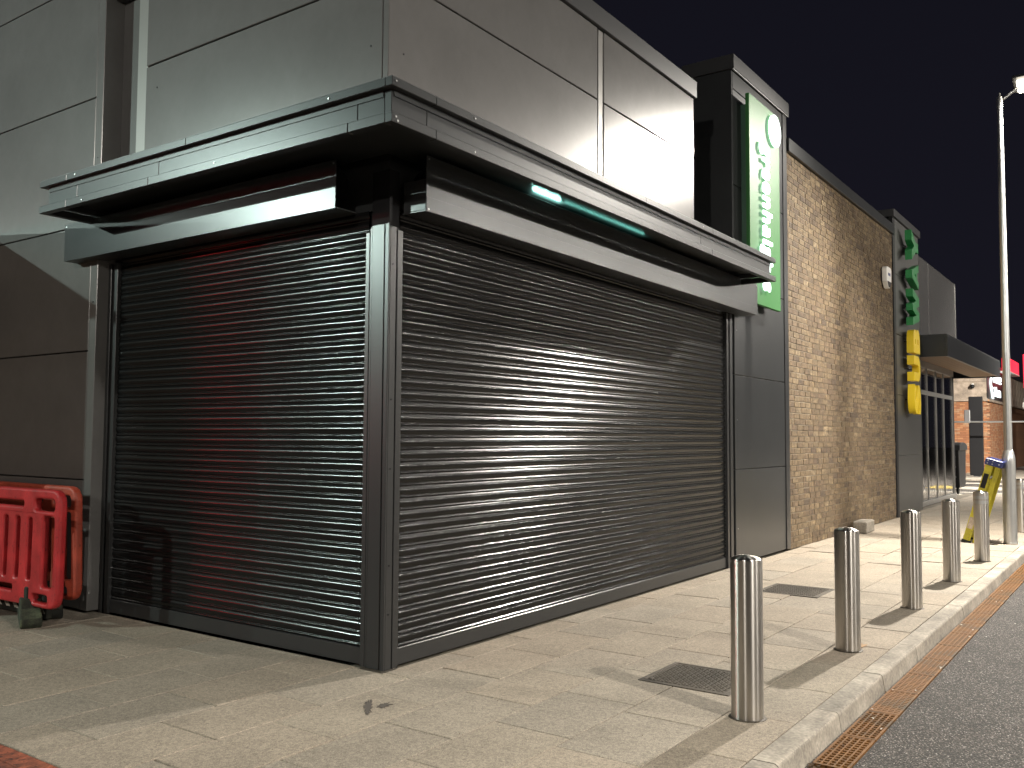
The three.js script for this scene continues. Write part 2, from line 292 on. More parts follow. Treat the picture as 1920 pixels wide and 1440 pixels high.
// ---------------------------------------------------------------- brick wall
{
  const X0 = 7.385, X1 = 13.16, H = 5.09, t = thing('brick_wall', 'buff brown brick wall between the two dark pillars', 'wall', [X0, 0, 0]);
  part('mortar', bx(0, X1 - X0, 0, H, -0.055, -0.0055, 0, 3, 3), M.mortar, t);
  part('coping', bx(0.0, X1 - X0 + 0.05, H + 0.002, H + 0.175, -0.3, 0.045, 0.004), M.anthracite, t);
  const rest = [], bh = 0.075, bl = 0.225, own = [];
  for (let r = 0; r * bh < H - 0.02; r++) {
    let x = -((r % 2) * bl / 2 + rr(-0.012, 0.012)) - (r % 5 === 3 ? 0.05 : 0);
    while (x < X1 - X0) {
      const L = rnd() < 0.12 ? 0.1125 : bl, xa = Math.max(0.004, x + 0.005), xb = Math.min(X1 - X0 - 0.004, x + L - 0.005), ya = r * bh + 0.005 + rr(-0.0015, 0.0015), yb = Math.min(H - 0.002, r * bh + bh - 0.005 + rr(-0.0015, 0.0015));
      if (xb - xa > 0.02) own.push([xa, xb, ya, yb, rr(-0.0025, 0.0015)]);
      x += L;
    }
  }
  own.sort((a, b) => a[0] - b[0]);
  own.forEach(([xa, xb, ya, yb, zf], i) => {
    const k = Math.floor(rnd() * rnd() * 7 * 1.2) % 7, g = bx(xa, xb, ya, yb, -0.05, zf, i < 300 ? 0.0025 : 0, rnd() * 9, rnd() * 9);
    if (i < 300) part('brick', g, brickMats[k], t);
    else { const c = brickTones[k], j = rr(0.85, 1.15), n = g.attributes.position.count, a = new Float32Array(n * 3); for (let q = 0; q < n; q++) a.set([c[0] * j, c[1] * j, c[2] * j], q * 3); g.setAttribute('color', new THREE.BufferAttribute(a, 3)); rest.push(g); }
  });
  const m = part('bricks', rest, mat(1, 1, 1, { vertexColors: true, roughness: 0.9, map: brickMap, bumpMap: grainBump, bumpScale: 0.003 }), t); m.userData.kind = 'stuff';
}
// ---------------------------------------------------------------- roller shutters
function slatGeo(x0, x1) {
  const pf = [[0, 0], [0.0055, 0.003], [0.0085, 0.008], [0.0075, 0.0135], [0.0022, 0.0175], [-0.0005, 0.021], [0.0035, 0.0265], [0.0078, 0.035], [0.0102, 0.045], [0.0098, 0.055], [0.0068, 0.064], [0.0025, 0.0715], [0, 0.075]];
  const p = [], uv = [], ix = [];
  pf.forEach(([o, y]) => { p.push(x0, y, o, x1, y, o); uv.push(x0, y, x1, y); });
  for (let i = 0; i < pf.length - 1; i++) { const a = 2 * i; ix.push(a, a + 1, a + 3, a, a + 3, a + 2); }
  const g = new THREE.BufferGeometry(); g.setAttribute('position', new THREE.Float32BufferAttribute(p, 3)); g.setAttribute('uv', new THREE.Float32BufferAttribute(uv, 2)); g.setIndex(ix); g.computeVertexNormals(); return g;
}
function shutter(label, pos, turn, x0, x1, top) {
  const t = thing('roller_shutter', label, 'roller shutter', pos, turn), g = [0, 1, 2].map(i => slatGeo(x0, x1));
  part('bottom_bar', bx(x0, x1, 0.008, 0.112, -0.012, 0.016, 0.004), M.guide, t);
  let y = 0.113; for (let i = 0; y < top; i++, y += 0.075) { const m = part('slat', g[i % 3], M.slat, t); m.position.set(0, y, rr(-0.0012, 0.0012)); m.rotation.x = rr(-0.008, 0.008); }
  part('backing', bx(x0 - 0.01, x1 + 0.01, 0.0, top + 0.1, -0.05, -0.02, 0), M.black, t);
  return t;
}
const sh1 = shutter('closed black slatted roller shutter on the long shopfront, beside the dark pillar', [0, 0, -0.035], 0, 0.125, 5.35, 2.76);
const sh2 = shutter('closed black slatted roller shutter on the short side, beside the red barriers', [0.035, 0, 0], -Math.PI / 2, -2.93, -0.20, 2.76);
part('guide_rail', [bx(5.351, 5.40, 0, 2.76, -0.02, 0.036, 0.003), bx(5.425, 5.50, 0, 2.76, -0.02, 0.042, 0.003), bx(5.401, 5.424, 0, 2.76, -0.02, 0.01, 0)], M.guide, sh1);
part('guide_rail', [bx(-3.049, -3.01, 0, 2.76, -0.02, 0.042, 0.003), bx(-2.985, -2.931, 0, 2.76, -0.02, 0.036, 0.003), bx(-3.009, -2.986, 0, 2.76, -0.02, 0.012, 0)], M.guide, sh2);
{ // corner post with its guide channels
  const t = thing('corner_post', 'dark metal corner post with guide channels between the two roller shutters', 'post');
  part('core', bx(0.012, 0.10, 0, 3.04, -0.16, -0.012, 0.002), M.black, t);
  part('cover_plate', bx(0.0, 0.0115, 0.004, 2.70, -0.145, -0.042, 0.003), M.guide, t);   // short side
  part('guide_rail', bx(0.0, 0.05, 0.004, 2.66, -0.199, -0.165, 0.003), M.guide, t);
  part('guide_rail', bx(0.004, 0.05, 0.004, 2.69, -0.1645, -0.1465, 0.002), M.guide, t);
  part('corner_angle', bx(-0.004, 0.0105, 0.002, 2.70, -0.032, 0.0, 0.003), M.guide, t);
  part('corner_angle', bx(0.0108, 0.066, 0.002, 2.685, -0.0115, -0.0005, 0.003), M.guide, t);
  part('guide_rail', bx(0.074, 0.124, 0.002, 2.67, -0.04, 0.001, 0.003), M.guide, t);
  for (const y of [0.33, 0.62, 1.2, 1.62, 2.45]) part('fixing_hole', cylZ(0.006, 0.035, y, 0.0), M.black, t);
  part('base_plate', bx(-0.03, 0.10, 0.0005, 0.004, -0.17, 0.02, 0.001), M.iron, t);
}
// header behind the housings
part('header', [bx(0.03, 5.5, 2.80, 3.10, -0.099, -0.03, 0)], M.anthracite, shop);
part('header', [bx(0.03, 0.115, 2.80, 3.10, -3.04, -0.101, 0)], M.anthracite, shop);
// shutter housings
{
  const a = thing('shutter_housing', 'dark metal shutter box under the canopy on the long shopfront', 'shutter box', [0.09, 2.76, 0]);
  part('front_cover', bx(0, 5.63, 0.0, 0.345, 0.208, 0.215, 0.002), M.anthracite, a);
  part('underside', bx(0.001, 5.629, 0.002, 0.01, 0.02, 0.2075, 0.001), M.anthracite, a);
  part('end_plate', bx(0.001, 0.006, 0.012, 0.20, 0.03, 0.207, 0.001), M.anthracite, a);
  part('end_plate', bx(5.623, 5.629, 0.012, 0.34, 0.002, 0.207, 0.001), M.anthracite, a);
  part('barrel', (() => { const g = new THREE.CylinderGeometry(0.09, 0.09, 5.4, 20); g.rotateZ(Math.PI / 2); g.translate(2.8, 0.2, 0.1); return g; })(), M.slat, a);
  for (const [x, y] of [[0.02, 0.325], [0.02, 0.015], [5.6, 0.325]]) part('rivet', cylZ(0.007, x, y, 0.2155), M.screw, a);
  part('lower_fold', bx(0.002, 5.628, 0.003, 0.09, 0.2152, 0.2172, 0.001), M.anthracite, a);
  const b = thing('shutter_housing', 'dark metal shutter box with scuffs under the canopy on the short side', 'shutter box', [0, 2.78, -0.25]);
  part('front_cover', bx(-0.215, -0.208, 0, 0.30, -3.10, 0, 0.002), M.anthracite, b);
  part('underside', bx(-0.2075, -0.02, 0.002, 0.01, -3.099, -0.001, 0.001), M.anthracite, b);
  part('end_plate', bx(-0.207, -0.002, 0.012, 0.295, -3.099, -3.093, 0.001), M.anthracite, b);
  part('barrel', (() => { const g = new THREE.CylinderGeometry(0.09, 0.09, 2.7, 20); g.rotateX(Math.PI / 2); g.translate(-0.1, 0.2, -1.45); return g; })(), M.slat, b);
  for (const [z, y] of [[-0.02, 0.015], [-0.02, 0.28], [-3.07, 0.28]]) part('rivet', cylX(0.007, -0.2155, y, z), M.screw, b);
}
// ---------------------------------------------------------------- canopy round the corner
{
  const t = thing('canopy', 'flat dark metal canopy wrapping round the corner above the shutters', 'canopy', [0, 3.04, 0]);
  const xe = 5.28, ze = -2.99, zf = 0.575, xf = -0.61, w = 0.05;
  const run = (n, y0, y1, inset, m, seamsX, seamsZ) => {
    const sx = [xf + inset, ...seamsX, xe - inset], sz = [ze + inset, ...seamsZ, zf - inset - w];
    for (let i = 0; i < sx.length - 1; i++) part(n, bx(sx[i] + (i ? 0.0015 : 0), sx[i + 1] - (i < sx.length - 2 ? 0.0015 : 0), y0, y1, zf - inset - w, zf - inset, 0.003, i), m, t);
    for (let i = 0; i < sz.length - 1; i++) part(n, bx(xf + inset, xf + inset + w, y0, y1, sz[i] + (i ? 0.0015 : 0), sz[i + 1] - (i < sz.length - 2 ? 0.0015 : 0.0005), 0.003, i), m, t);
    part(n, bx(xe - inset - w, xe - inset - 0.0005, y0, y1, -0.04, zf - inset - w - 0.0005, 0.003), m, t);
    part(n, bx(xf + inset + w + 0.0005, 0.01, y0, y1, ze + inset, ze + inset + w, 0.003), m, t);
  };
  run('top_lip', 0.195, 0.243, 0, M.anthracite, [-0.25, 2.3, 3.62], [-2.62, -1.2]);
  run('fascia', 0.055, 0.194, 0.045, M.anthracite, [-0.28, 3.45], [-2.55, -1.55, 0.28]);
  run('bottom_lip', 0.0, 0.054, 0, M.anthracite, [-0.25, 3.6], [-2.62, -1.6, 0.25]);
  part('recess', [bx(xf + 0.06, xe - 0.06, 0.160, 0.1935, zf - 0.044, zf - 0.038, 0), bx(xf + 0.039, xf + 0.0445, 0.160, 0.1935, ze + 0.06, zf - 0.1, 0)], M.anthracite, t);
  part('roof_sheet', [bx(xf + 0.01, xe - 0.01, 0.2435, 0.25, -0.045, zf - 0.01, 0), bx(xf + 0.01, 0.017, 0.2435, 0.25, ze + 0.01, -0.0455, 0)], M.dark, t);
  const sof = M.anthracite;
  for (const [a, b] of [[xf + 0.0955, 1.9], [1.903, xe - 0.0955]]) part('soffit', bx(a, b, 0.10, 0.11, -0.04, zf - 0.0955, 0), sof, t);
  part('soffit', bx(xf + 0.0955, 0.02, 0.10, 0.11, ze + 0.0955, -0.0405, 0), sof, t);
  for (const [x, y] of [[-0.58, 0.222], [-0.58, 0.03], [-0.565, 0.012], [0.1, 0.22], [0.1, 0.02], [3.4, 0.22]]) part('rivet', cylZ(0.006, x, y, zf + 0.001), M.screw, t);
  for (const [z, y] of [[0.1, 0.22], [-0.9, 0.03], [-2.4, 0.02], [-2.5, 0.22]]) part('rivet', cylX(0.006, xf - 0.001, y, z), M.screw, t);
  // unseen lamp placed above the shutter box to give the teal soffit glow
  const b = thing('unseen_soffit_lamp', 'unseen teal white lamp placed in the gap to light the canopy soffit', 'lamp', [1.46, 3.07, 0.19]);
  part('tray', bx(-0.2, 0.2, -0.012, 0.0, -0.03, 0.016, 0.002), M.dark, b);
  part('unseen_lamp_tube', (() => { const g = new THREE.CylinderGeometry(0.008, 0.008, 0.36, 12); g.rotateZ(Math.PI / 2); g.translate(0, 0.012, -0.004); return g; })(), M.glowTeal, b);
  const l = new THREE.RectAreaLight(new THREE.Color().setRGB(0.42, 1, 0.86), 160, 0.36, 0.016); l.name = 'unseen_soffit_light'; l.position.set(0, 0.025, 0.004); b.add(l); b.updateMatrixWorld(true); l.lookAt(1.46, 3.095 + 0.8, 0.19 + 1.0);
  part('unseen_lamp_tube', (() => { const g = new THREE.CylinderGeometry(0.006, 0.006, 1.3, 12); g.rotateZ(Math.PI / 2); g.translate(0.9, 0.012, -0.004); return g; })(), glow(0.3, 1, 0.85, 0.6), b).userData.label = 'dimmer teal tube placed to draw out the soffit glow';  // dimmer tube placed to stretch the teal glow along the soffit
  const l2 = new THREE.RectAreaLight(new THREE.Color().setRGB(0.3, 1, 0.84), 12, 1.3, 0.012); l2.name = 'unseen_soffit_tail'; l2.position.set(0.9, 0.025, 0.004); b.add(l2); b.updateMatrixWorld(true); l2.lookAt(2.36, 3.095 + 0.8, 0.19 + 1.0);
}
// ---------------------------------------------------------------- writing
const bold = await new FontLoader().loadAsync('fonts/droid/droid_sans_bold.typeface.json');
const fitted = (ch, w, h, depth, bevel = 0) => { // letter scaled to width w (reading direction) and height h, standing at the origin
  const g = new TextGeometry(ch, { font: bold, size: 1, depth: 1, curveSegments: 5, bevelEnabled: bevel > 0, bevelSize: bevel, bevelThickness: 0.02, bevelSegments: 1 });
  g.computeBoundingBox(); const b = g.boundingBox; g.translate(-b.min.x, -b.min.y, 0); g.scale(w / (b.max.x - b.min.x), h / (b.max.y - b.min.y), depth); return g;
};
{ // green bakery sign on the pillar
  const t = thing('wall_sign', 'tall green sign panel with glowing white vertical lettering and white disc', 'sign', [5.70, 2.92, 0]);
  part('panel', bx(0, 1.0, 0, 2.38, 0.10, 0.145, 0.004), M.signGreen, t);
  part('stand_off', [bx(0.12, 0.2, 0.05, 2.3, 0.001, 0.099, 0), bx(0.8, 0.88, 0.05, 2.3, 0.001, 0.099, 0)], M.signSide, t);
  const disc = new THREE.CylinderGeometry(0.19, 0.19, 0.02, 40); disc.rotateX(Math.PI / 2); disc.translate(0.76, 2.14, 0.175); part('light_disc', disc, M.glowWhite, t);
  const word = "greenhalgh's", adv = {}, sz = 0.27; let y = 1.90;
  const len = [...word].map(c => bold.data.glyphs[c].ha / bold.data.resolution * sz), k = 1.74 / len.reduce((a, b) => a + b);
  [...word].forEach((c, i) => {
    const g = new TextGeometry(c, { font: bold, size: sz, depth: 0.02, curveSegments: 5, bevelEnabled: false });
    g.scale(k, 1, 1); g.rotateZ(-Math.PI / 2); g.translate(0.34, y, 0.165); y -= len[i] * k; part('light_letter', g, M.glowWhite, t);
  });
  const l = new THREE.RectAreaLight(new THREE.Color().setRGB(0.86, 1, 0.98), 1.6, 0.22, 1.7); l.name = 'sign_light'; l.position.set(0.43, 1.05, 0.19); l.lookAt(5.70 + 0.43, 2.92 + 1.05, 5); t.add(l);
}
// ---------------------------------------------------------------- sandwich shop beyond the brick wall
const sub = thing('sandwich_shop', 'glazed shop unit with flat canopy beyond the brick wall', 'building', [13.2, 0, 0]);
{
  const ys = [0.02, 1.1, 2.2, 3.3, 4.4, 5.42];
  part('core', bx(0.02, 2.15, 0, 5.4, -6, -0.06, 0), M.core, sub);
  part('corner_trim', bx(-0.035, 0.115, 0, 5.42, -0.05, 0.02, 0.004), M.black, sub);
  for (let i = 0; i < 5; i++) part('cladding_panel', bx(0.118, 2.15, ys[i] + 0.003, ys[i + 1] - 0.003, -0.055, 0.012, 0.004, i), new THREE.MeshPhysicalMaterial({ color: new THREE.Color().setRGB(0.06, 0.06, 0.057), metalness: 0.1, roughness: 0.42 }), sub);
  part('pillar_cap', bx(-0.05, 2.2, 5.422, 5.56, -0.5, 0.05, 0.004), M.dark, sub);
  // upper cladding box over the canopy
  for (const [a, b] of [[2.16, 4.25], [4.31, 7.5]]) part('cladding_panel', bx(a, b, 3.4, 5.28, -0.26, -0.2, 0.004, a), M.clad, sub);
  part('joint_trim', bx(4.256, 4.305, 3.4, 5.28, -0.26, -0.205, 0.003), M.cladTrim, sub);
  part('edge_trim', bx(7.505, 7.58, 3.4, 5.28, -0.6, -0.19, 0.003), M.cladTrim, sub);
  part('upper_core', bx(2.16, 7.5, 3.4, 5.27, -5, -0.262, 0), M.core, sub);
  // canopy
  const cn = part('canopy_fascia', [bx(2.15, 9.6, 3.03, 3.44, 0.47, 0.52, 0.004), bx(2.15, 2.2, 3.03, 3.44, -0.19, 0.4695, 0.004), bx(9.55, 9.6, 3.03, 3.44, -3, 0.4695, 0.004)], M.anthracite, sub);
  part('canopy_roof', bx(2.16, 9.59, 3.441, 3.47, -3, 0.51, 0.003), M.dark, sub);
  for (let i = 0; i < 6; i++) part('soffit_board', bx(2.205, 9.54, 3.06, 3.075, -0.19 + i * 0.11, -0.085 + i * 0.11, 0.002), M.wood, sub);
  // glazing
  const mx = [3.1, 3.29, 3.95, 4.94, 5.83, 6.92], gz = -0.22, cols = [[3.29, 3.95], [3.95, 4.94], [4.94, 5.83], [5.83, 6.92]];
  for (const x of [3.29, 3.95, 4.94, 5.83, 6.92]) part('mullion', bx(x - 0.025, x + 0.025, 0.1, 3.0, gz - 0.03, gz + 0.02, 0.004), M.cladTrim, sub);
  part('transom', bx(3.2, 6.95, 2.35, 2.44, gz - 0.025, gz + 0.018, 0.004), M.cladTrim, sub);
  part('head_rail', bx(2.2, 6.95, 2.92, 3.055, gz - 0.04, gz + 0.046, 0.004), M.cladTrim, sub);
  part('sill', bx(2.2, 7.0, 0.0, 0.1, gz - 0.06, gz + 0.06, 0.004), M.cladTrim, sub);
  part('end_panel', bx(2.16, 3.255, 0.1, 2.92, gz - 0.04, gz + 0.03, 0.003), M.anthracite, sub);
  for (const [a, b] of cols) for (const [c, d] of [[0.1, 2.35], [2.44, 2.92]]) part('window_pane', bx(a + 0.03, b - 0.03, c, d, gz - 0.006, gz + 0.006, 0), M.glass, sub);
  part('interior', [bx(2.2, 7.0, 0, 3, -5, -4.9, 0), bx(7.0, 7.1, 0, 3.0, -4.9, -0.2, 0), bx(2.2, 7.0, 3.1, 3.2, -4.9, -0.26, 0), bx(2.16, 2.2, 0, 3.0, -4.9, -0.261, 0)], M.dark, sub);
  // raised vertical letters
  const ls = thing('letter_sign', 'raised yellow and green letters running up the glossy pillar', 'sign', [13.8, 1.86, 0]);
  for (const [ch, a, b, m] of [['S', 0, 0.55, 'letterYellow'], ['U', 0.61, 1.08, 'letterYellow'], ['B', 1.13, 1.58, 'letterYellow'], ['W', 1.64, 2.32, 'letterGreen'], ['A', 2.36, 2.83, 'letterGreen'], ['Y', 2.86, 3.42, 'letterGreen']]) {
    const g = fitted(ch, b - a, 0.55, 0.12, 0.045); g.rotateZ(Math.PI / 2); g.translate(0.55, a, 0.09); part('letter', g, M[m], ls);
    part('stand_off', [cylZ(0.012, 0.15, (a + b) / 2, 0.05, 0.08), cylZ(0.012, 0.42, (a + b) / 2, 0.05, 0.08)], M.dark, ls);
  }
}
{ // alarm box on the brick wall
  const t = thing('alarm_box', 'white alarm siren box high on the brick wall', 'alarm', [12.47, 4.02, 0]), s = new THREE.Shape();
  s.moveTo(-0.05, 0); s.lineTo(0.05, 0); s.lineTo(0.15, 0.1); s.lineTo(0.16, 0.3); s.quadraticCurveTo(0.15, 0.34, 0.1, 0.345); s.lineTo(-0.1, 0.345); s.quadraticCurveTo(-0.15, 0.34, -0.16, 0.3); s.lineTo(-0.15, 0.1); s.closePath();
  part('cover', new THREE.ExtrudeGeometry(s, { depth: 0.06, bevelEnabled: true, bevelSize: 0.01, bevelThickness: 0.012, bevelSegments: 2 }).translate(0, 0, 0.03), M.white, t);
  part('back_plate', new THREE.ExtrudeGeometry(s, { depth: 0.018, bevelEnabled: false }), M.black, t);
  const lo = new THREE.Shape(); lo.moveTo(-0.05, 0); lo.lineTo(0.05, 0); lo.lineTo(0.14, 0.095); lo.lineTo(-0.14, 0.095); lo.closePath();
  part('strobe_lens', new THREE.ExtrudeGeometry(lo, { depth: 0.006, bevelEnabled: false }).translate(0, 0.002, 0.1025), M.black, t);
  part('badge', bx(-0.08, 0.08, 0.2, 0.25, 0.1025, 0.105, 0.001), M.blue, t);
}
{ const g = bx(-0.28, 0.28, 0, 0.17, -0.1, 0.1, 0.014, 2, 2); const m = single('concrete_block', g, M.kerb, 'loose concrete block lying at the foot of the brick wall', 'block'); m.position.set(10.25, 0.001, 0.17); m.rotation.y = 0.05; }

// ---------------------------------------------------------------- bollards
{
  const body = lathe([[0, 0.004], [0.08, 0.004], [0.08, 0.784], [0.0792, 0.789], [0.0775, 0.7905]], 48), cap = lathe([[0.0775, 0.7905], [0.07, 0.796], [0.05, 0.803], [0.025, 0.807], [0.0, 0.808]], 48), collar = lathe([[0, 0.0008], [0.094, 0.0008], [0.092, 0.0035], [0.08, 0.0045]], 32);
  const band = y => lathe([[0.0803, y], [0.0812, y], [0.0812, y + 0.035], [0.0803, y + 0.035]], 48);
  const rows = [[0.446, 2.068, 'brushed steel bollard standing beside the studded access cover'], [2.259, 2.075, 'brushed steel bollard with a mortar smear at its base, second from the studded cover'], [4.118, 2.095, 'brushed steel bollard level with the pitted access cover'], [5.88, 2.105, 'plain steel bollard level with the dark sign pillar'], [7.735, 2.115, 'banded steel bollard in front of the yellow ladder'], [11.75, 2.10, 'banded steel bollard just past the lamp column']];
  rows.forEach(([x, z, label], i) => {
    const t = thing('bollard', label, 'bollard', [x, 0, z], i * 1.3, 'steel bollards along the kerb');
    part('post', body, M.steel, t); part('cap', cap, M.steel, t); part('base_collar', collar, M.iron, t);
    if (i > 3) for (const y of [0.66, 0.715]) part('band', band(y), M.galv, t);
  });
}
// ---------------------------------------------------------------- lamp columns
function lampColumn(label, x, z, H, turn, cd, color, lensMat, angle, opt = {}) {
  const t = thing('lamp_column', label, 'street lamp', [x, opt.y ?? 0, z], turn, 'car park lamp columns');
  part('root_sleeve', lathe([[0, 0], [0.092, 0], [0.09, 0.02], [0.085, 0.03], [0.084, 1.10], [0.08, 1.16], [0.06, 1.245], [0.052, 1.26]], 32), M.galv, t);
  part('shaft', lathe([[0.053, 1.2], [0.05, 2.2], [0.036, H - 0.25], [0.036, H - 0.18], [0.041, H - 0.18], [0.041, H - 0.04], [0.016, H - 0.035], [0.014, H + 0.02], [0, H + 0.04]], 24), M.galv, t);
  const e = opt.arm ?? 0.2;
  part('bracket', rod([0, H - 0.1, 0], [0, H + 0.1, e], 0.02), M.galv, t);
  const head = part('lamp_head', new THREE.ExtrudeGeometry((() => { const s = new THREE.Shape(); s.moveTo(-0.14, 0); s.lineTo(0.14, 0); s.lineTo(0.12, 0.05); s.quadraticCurveTo(0, 0.1, -0.12, 0.05); s.closePath(); return s; })(), { depth: 0.46, bevelEnabled: true, bevelSize: 0.01, bevelThickness: 0.01, bevelSegments: 2 }).translate(0, H + 0.1, e - 0.12), M.dark, t);
  part('lamp_lens', bx(-0.12, 0.12, H + 0.03, H + 0.088, e - 0.08, e + 0.3, 0.02), lensMat, head);
  if (opt.tilt) { const c = new THREE.Matrix4().makeTranslation(0, H + 0.08, 0).multiply(new THREE.Matrix4().makeRotationZ(opt.tilt)).multiply(new THREE.Matrix4().makeTranslation(0, -H - 0.08, 0)); head.geometry.applyMatrix4(c); head.children[0].geometry.applyMatrix4(c); }
  const s = new THREE.SpotLight(color, cd, 0, angle, opt.pen ?? 0.5, 2); s.name = 'lamp_light'; s.position.set(0, H + 0.05, e + 0.1); s.target.position.set(opt.aimX ?? 0, 0, e + 0.1 + (opt.aim ?? 0)); s.shadow.radius = opt.soft ?? 5; s.castShadow = true; t.add(s, s.target);
  return t;
}
lampColumn('steel lamp column on the pavement with the yellow ladder leaning against it', 9.883, 2.16, 6.16, 0, LAMP.kerb, WARM, M.lens, 1.56, { arm: 0.3, pen: 1, aimX: -2.5, aim: 2.5, tilt: -0.4 });
lampColumn('unseen lamp column across the road, lighting the paving and side wall', -2.1, 9.6, 6.4, Math.PI, LAMP.road, WARM, M.lens, 1.5, { y: -0.1, arm: 0.2 });  // out of view; lights the bollards and grazes the shaded side wall
lampColumn('unseen tall lamp column in the car park, placed to light the brick wall', 4.6, 18.6, 8.4, Math.PI, LAMP.park, WARM, M.lens, 1.5, { y: -0.1, soft: 18, aim: 12 });  // out of view; placed to light the bricks and cast the column shadow
for (const [x, l] of [[18.6, 'unseen car park lamp nearest the corner kiosk, placed to streak the shutter slats'], [25.2, 'unseen middle car park lamp, placed to streak the shutter slats'], [33.5, 'unseen car park lamp nearest the restaurant, placed to streak the shutter slats']]) lampColumn(l, x, 15.6, 8, Math.PI, LAMP.rear, WARM, M.lens, 1.5, { y: -0.1, soft: 8, aim: 8 });  // unseen lamps, placed so highlight lines run across the long shutter
lampColumn('unseen lamp column west of the kiosk, placed to light the shaded side wall', -14, 4, 7, Math.PI / 2, LAMP.west, WARM, M.lens, 1.5, { y: -0.1, aim: 9 });  // out of view; placed to brighten the shaded lower side wall
lampColumn('unseen greenish lamp column in the yard, placed to light the side wall', -11.3, -12.6, 6.6, 0.7, LAMP.yard, GREEN, M.lensGreen, 1.0, { y: -0.1, aim: 26, pen: 1 });  // out of view; placed to light the side wall and short side canopy
lampColumn('unseen greenish lamp column further off, placed to light the short side housing', -15.4, -27.2, 5.6, 0.6, LAMP.yardFar, GREEN, M.lensGreen, 1.5, { y: -0.1, aim: 14 });  // out of view; kept low to reach the short side shutter box
lampColumn('unseen lamp column by the restaurant, placed to light its walls and forecourt', 27, 5.0, 7, 0, LAMP.far, WARM, M.lens, 1.4, { y: -0.1, pen: 0.9, aimX: 2, aim: -3 });  // out of view; placed to brighten the restaurant and the ground before it

// ---------------------------------------------------------------- red plastic barriers
function barrierGeo(len) {
  const h = 0.86, s = new THREE.Shape(), r = 0.12, rect = (x0, x1, y0, y1, q) => { const p = new THREE.Path(); p.moveTo(x0 + q, y0); p.lineTo(x1 - q, y0); p.quadraticCurveTo(x1, y0, x1, y0 + q); p.lineTo(x1, y1 - q); p.quadraticCurveTo(x1, y1, x1 - q, y1); p.lineTo(x0 + q, y1); p.quadraticCurveTo(x0, y1, x0, y1 - q); p.lineTo(x0, y0 + q); p.quadraticCurveTo(x0, y0, x0 + q, y0); s.holes.push(p); };
  s.moveTo(r, 0); s.lineTo(len - r, 0); s.quadraticCurveTo(len, 0, len, r); s.lineTo(len, h - r); s.quadraticCurveTo(len, h, len - r, h); s.lineTo(r, h); s.quadraticCurveTo(0, h, 0, h - r); s.lineTo(0, r); s.quadraticCurveTo(0, 0, r, 0);
  for (const f of [a => a, a => len - a]) {
    const R = (a, b, c, d, q) => rect(Math.min(f(a), f(b)), Math.max(f(a), f(b)), c, d, q);
    R(0.075, 0.35, 0.70, 0.79, 0.04); R(0.075, 0.225, 0.15, 0.665, 0.035); R(0.13, 0.33, 0.035, 0.095, 0.028);
  }
  for (let x = 0.37; x < len - 0.40; x += 0.172) rect(x, Math.min(x + 0.062, len - 0.36), 0.19, 0.645, 0.028);
  rect(0.5, len - 0.5, 0.725, 0.765, 0.018); rect(0.62, len - 0.62, 0.09, 0.135, 0.02);
  const g = new THREE.ExtrudeGeometry(s, { depth: 0.024, bevelEnabled: true, bevelSize: 0.02, bevelOffset: -0.02, bevelThickness: 0.02, bevelSegments: 4, curveSegments: 5 });
  g.translate(0, 0, -0.012); return metricUV(g);
}
{
  const g = barrierGeo(2.0);
  const bar = (x, y, z, turn, m, foot, label, tilt) => {
    const t = thing('plastic_barrier', label, 'barrier', [x, 0, z], Math.PI / 2 + turn, 'pedestrian barriers by the side wall');
    const p = part('panel', g, m, t); p.position.y = y; p.rotation.x = tilt;
    for (const s of [0.40, 1.5]) {
      part('foot_clip', bx(s - 0.03, s + 0.03, 0.06, 0.27, -0.04, 0.04, 0.012), M.rubberDark, t);
      part('foot', (() => { const sh = new THREE.Shape(); sh.moveTo(-0.22, 0); sh.lineTo(0.24, 0); sh.quadraticCurveTo(0.27, 0.03, 0.25, 0.06); sh.lineTo(0.10, 0.10); sh.lineTo(0.05, 0.16); sh.lineTo(-0.05, 0.16); sh.lineTo(-0.10, 0.10); sh.lineTo(-0.24, 0.05); sh.quadraticCurveTo(-0.25, 0.01, -0.22, 0); const q = new THREE.ExtrudeGeometry(sh, { depth: 0.12, bevelEnabled: true, bevelSize: 0.012, bevelThickness: 0.012, bevelSegments: 2 }); q.translate(0, 0.012, -0.06); q.rotateY(-Math.PI / 2 + (s < 1 ? 1.12 : 0)); q.translate(s, 0, 0); return metricUV(q); })(), foot, t);
    }
  };
  bar(-0.52, 0.13, -2.67, 0.02, M.red, M.rubber, 'red plastic pedestrian barrier standing in front on a grey rubber foot', 0.01);
  bar(-0.27, 0.14, -2.86, -0.02, M.red2, M.rubberDark, 'faded orange red plastic barrier behind the other, against the side wall', -0.03);
  const hz = thing('hazard_board', 'black and white striped hazard board lying under the red barriers', 'board', [-0.42, 0.02, -3.0], Math.PI / 2);
  part('board', bx(0, 1.6, 0, 0.11, -0.02, 0.02, 0.003), M.rubberDark, hz);
  for (let i = 0; i < 12; i++) { const s = new THREE.Shape(); const x = 0.02 + i * 0.13; s.moveTo(x, 0.035); s.lineTo(x + 0.06, 0.035); s.lineTo(x + 0.12, 0.095); s.lineTo(x + 0.06, 0.095); s.closePath(); part('stripe', new THREE.ExtrudeGeometry(s, { depth: 0.002, bevelEnabled: false }).translate(0, 0, -0.0225).applyMatrix4(new THREE.Matrix4()), M.paint, hz); }
}
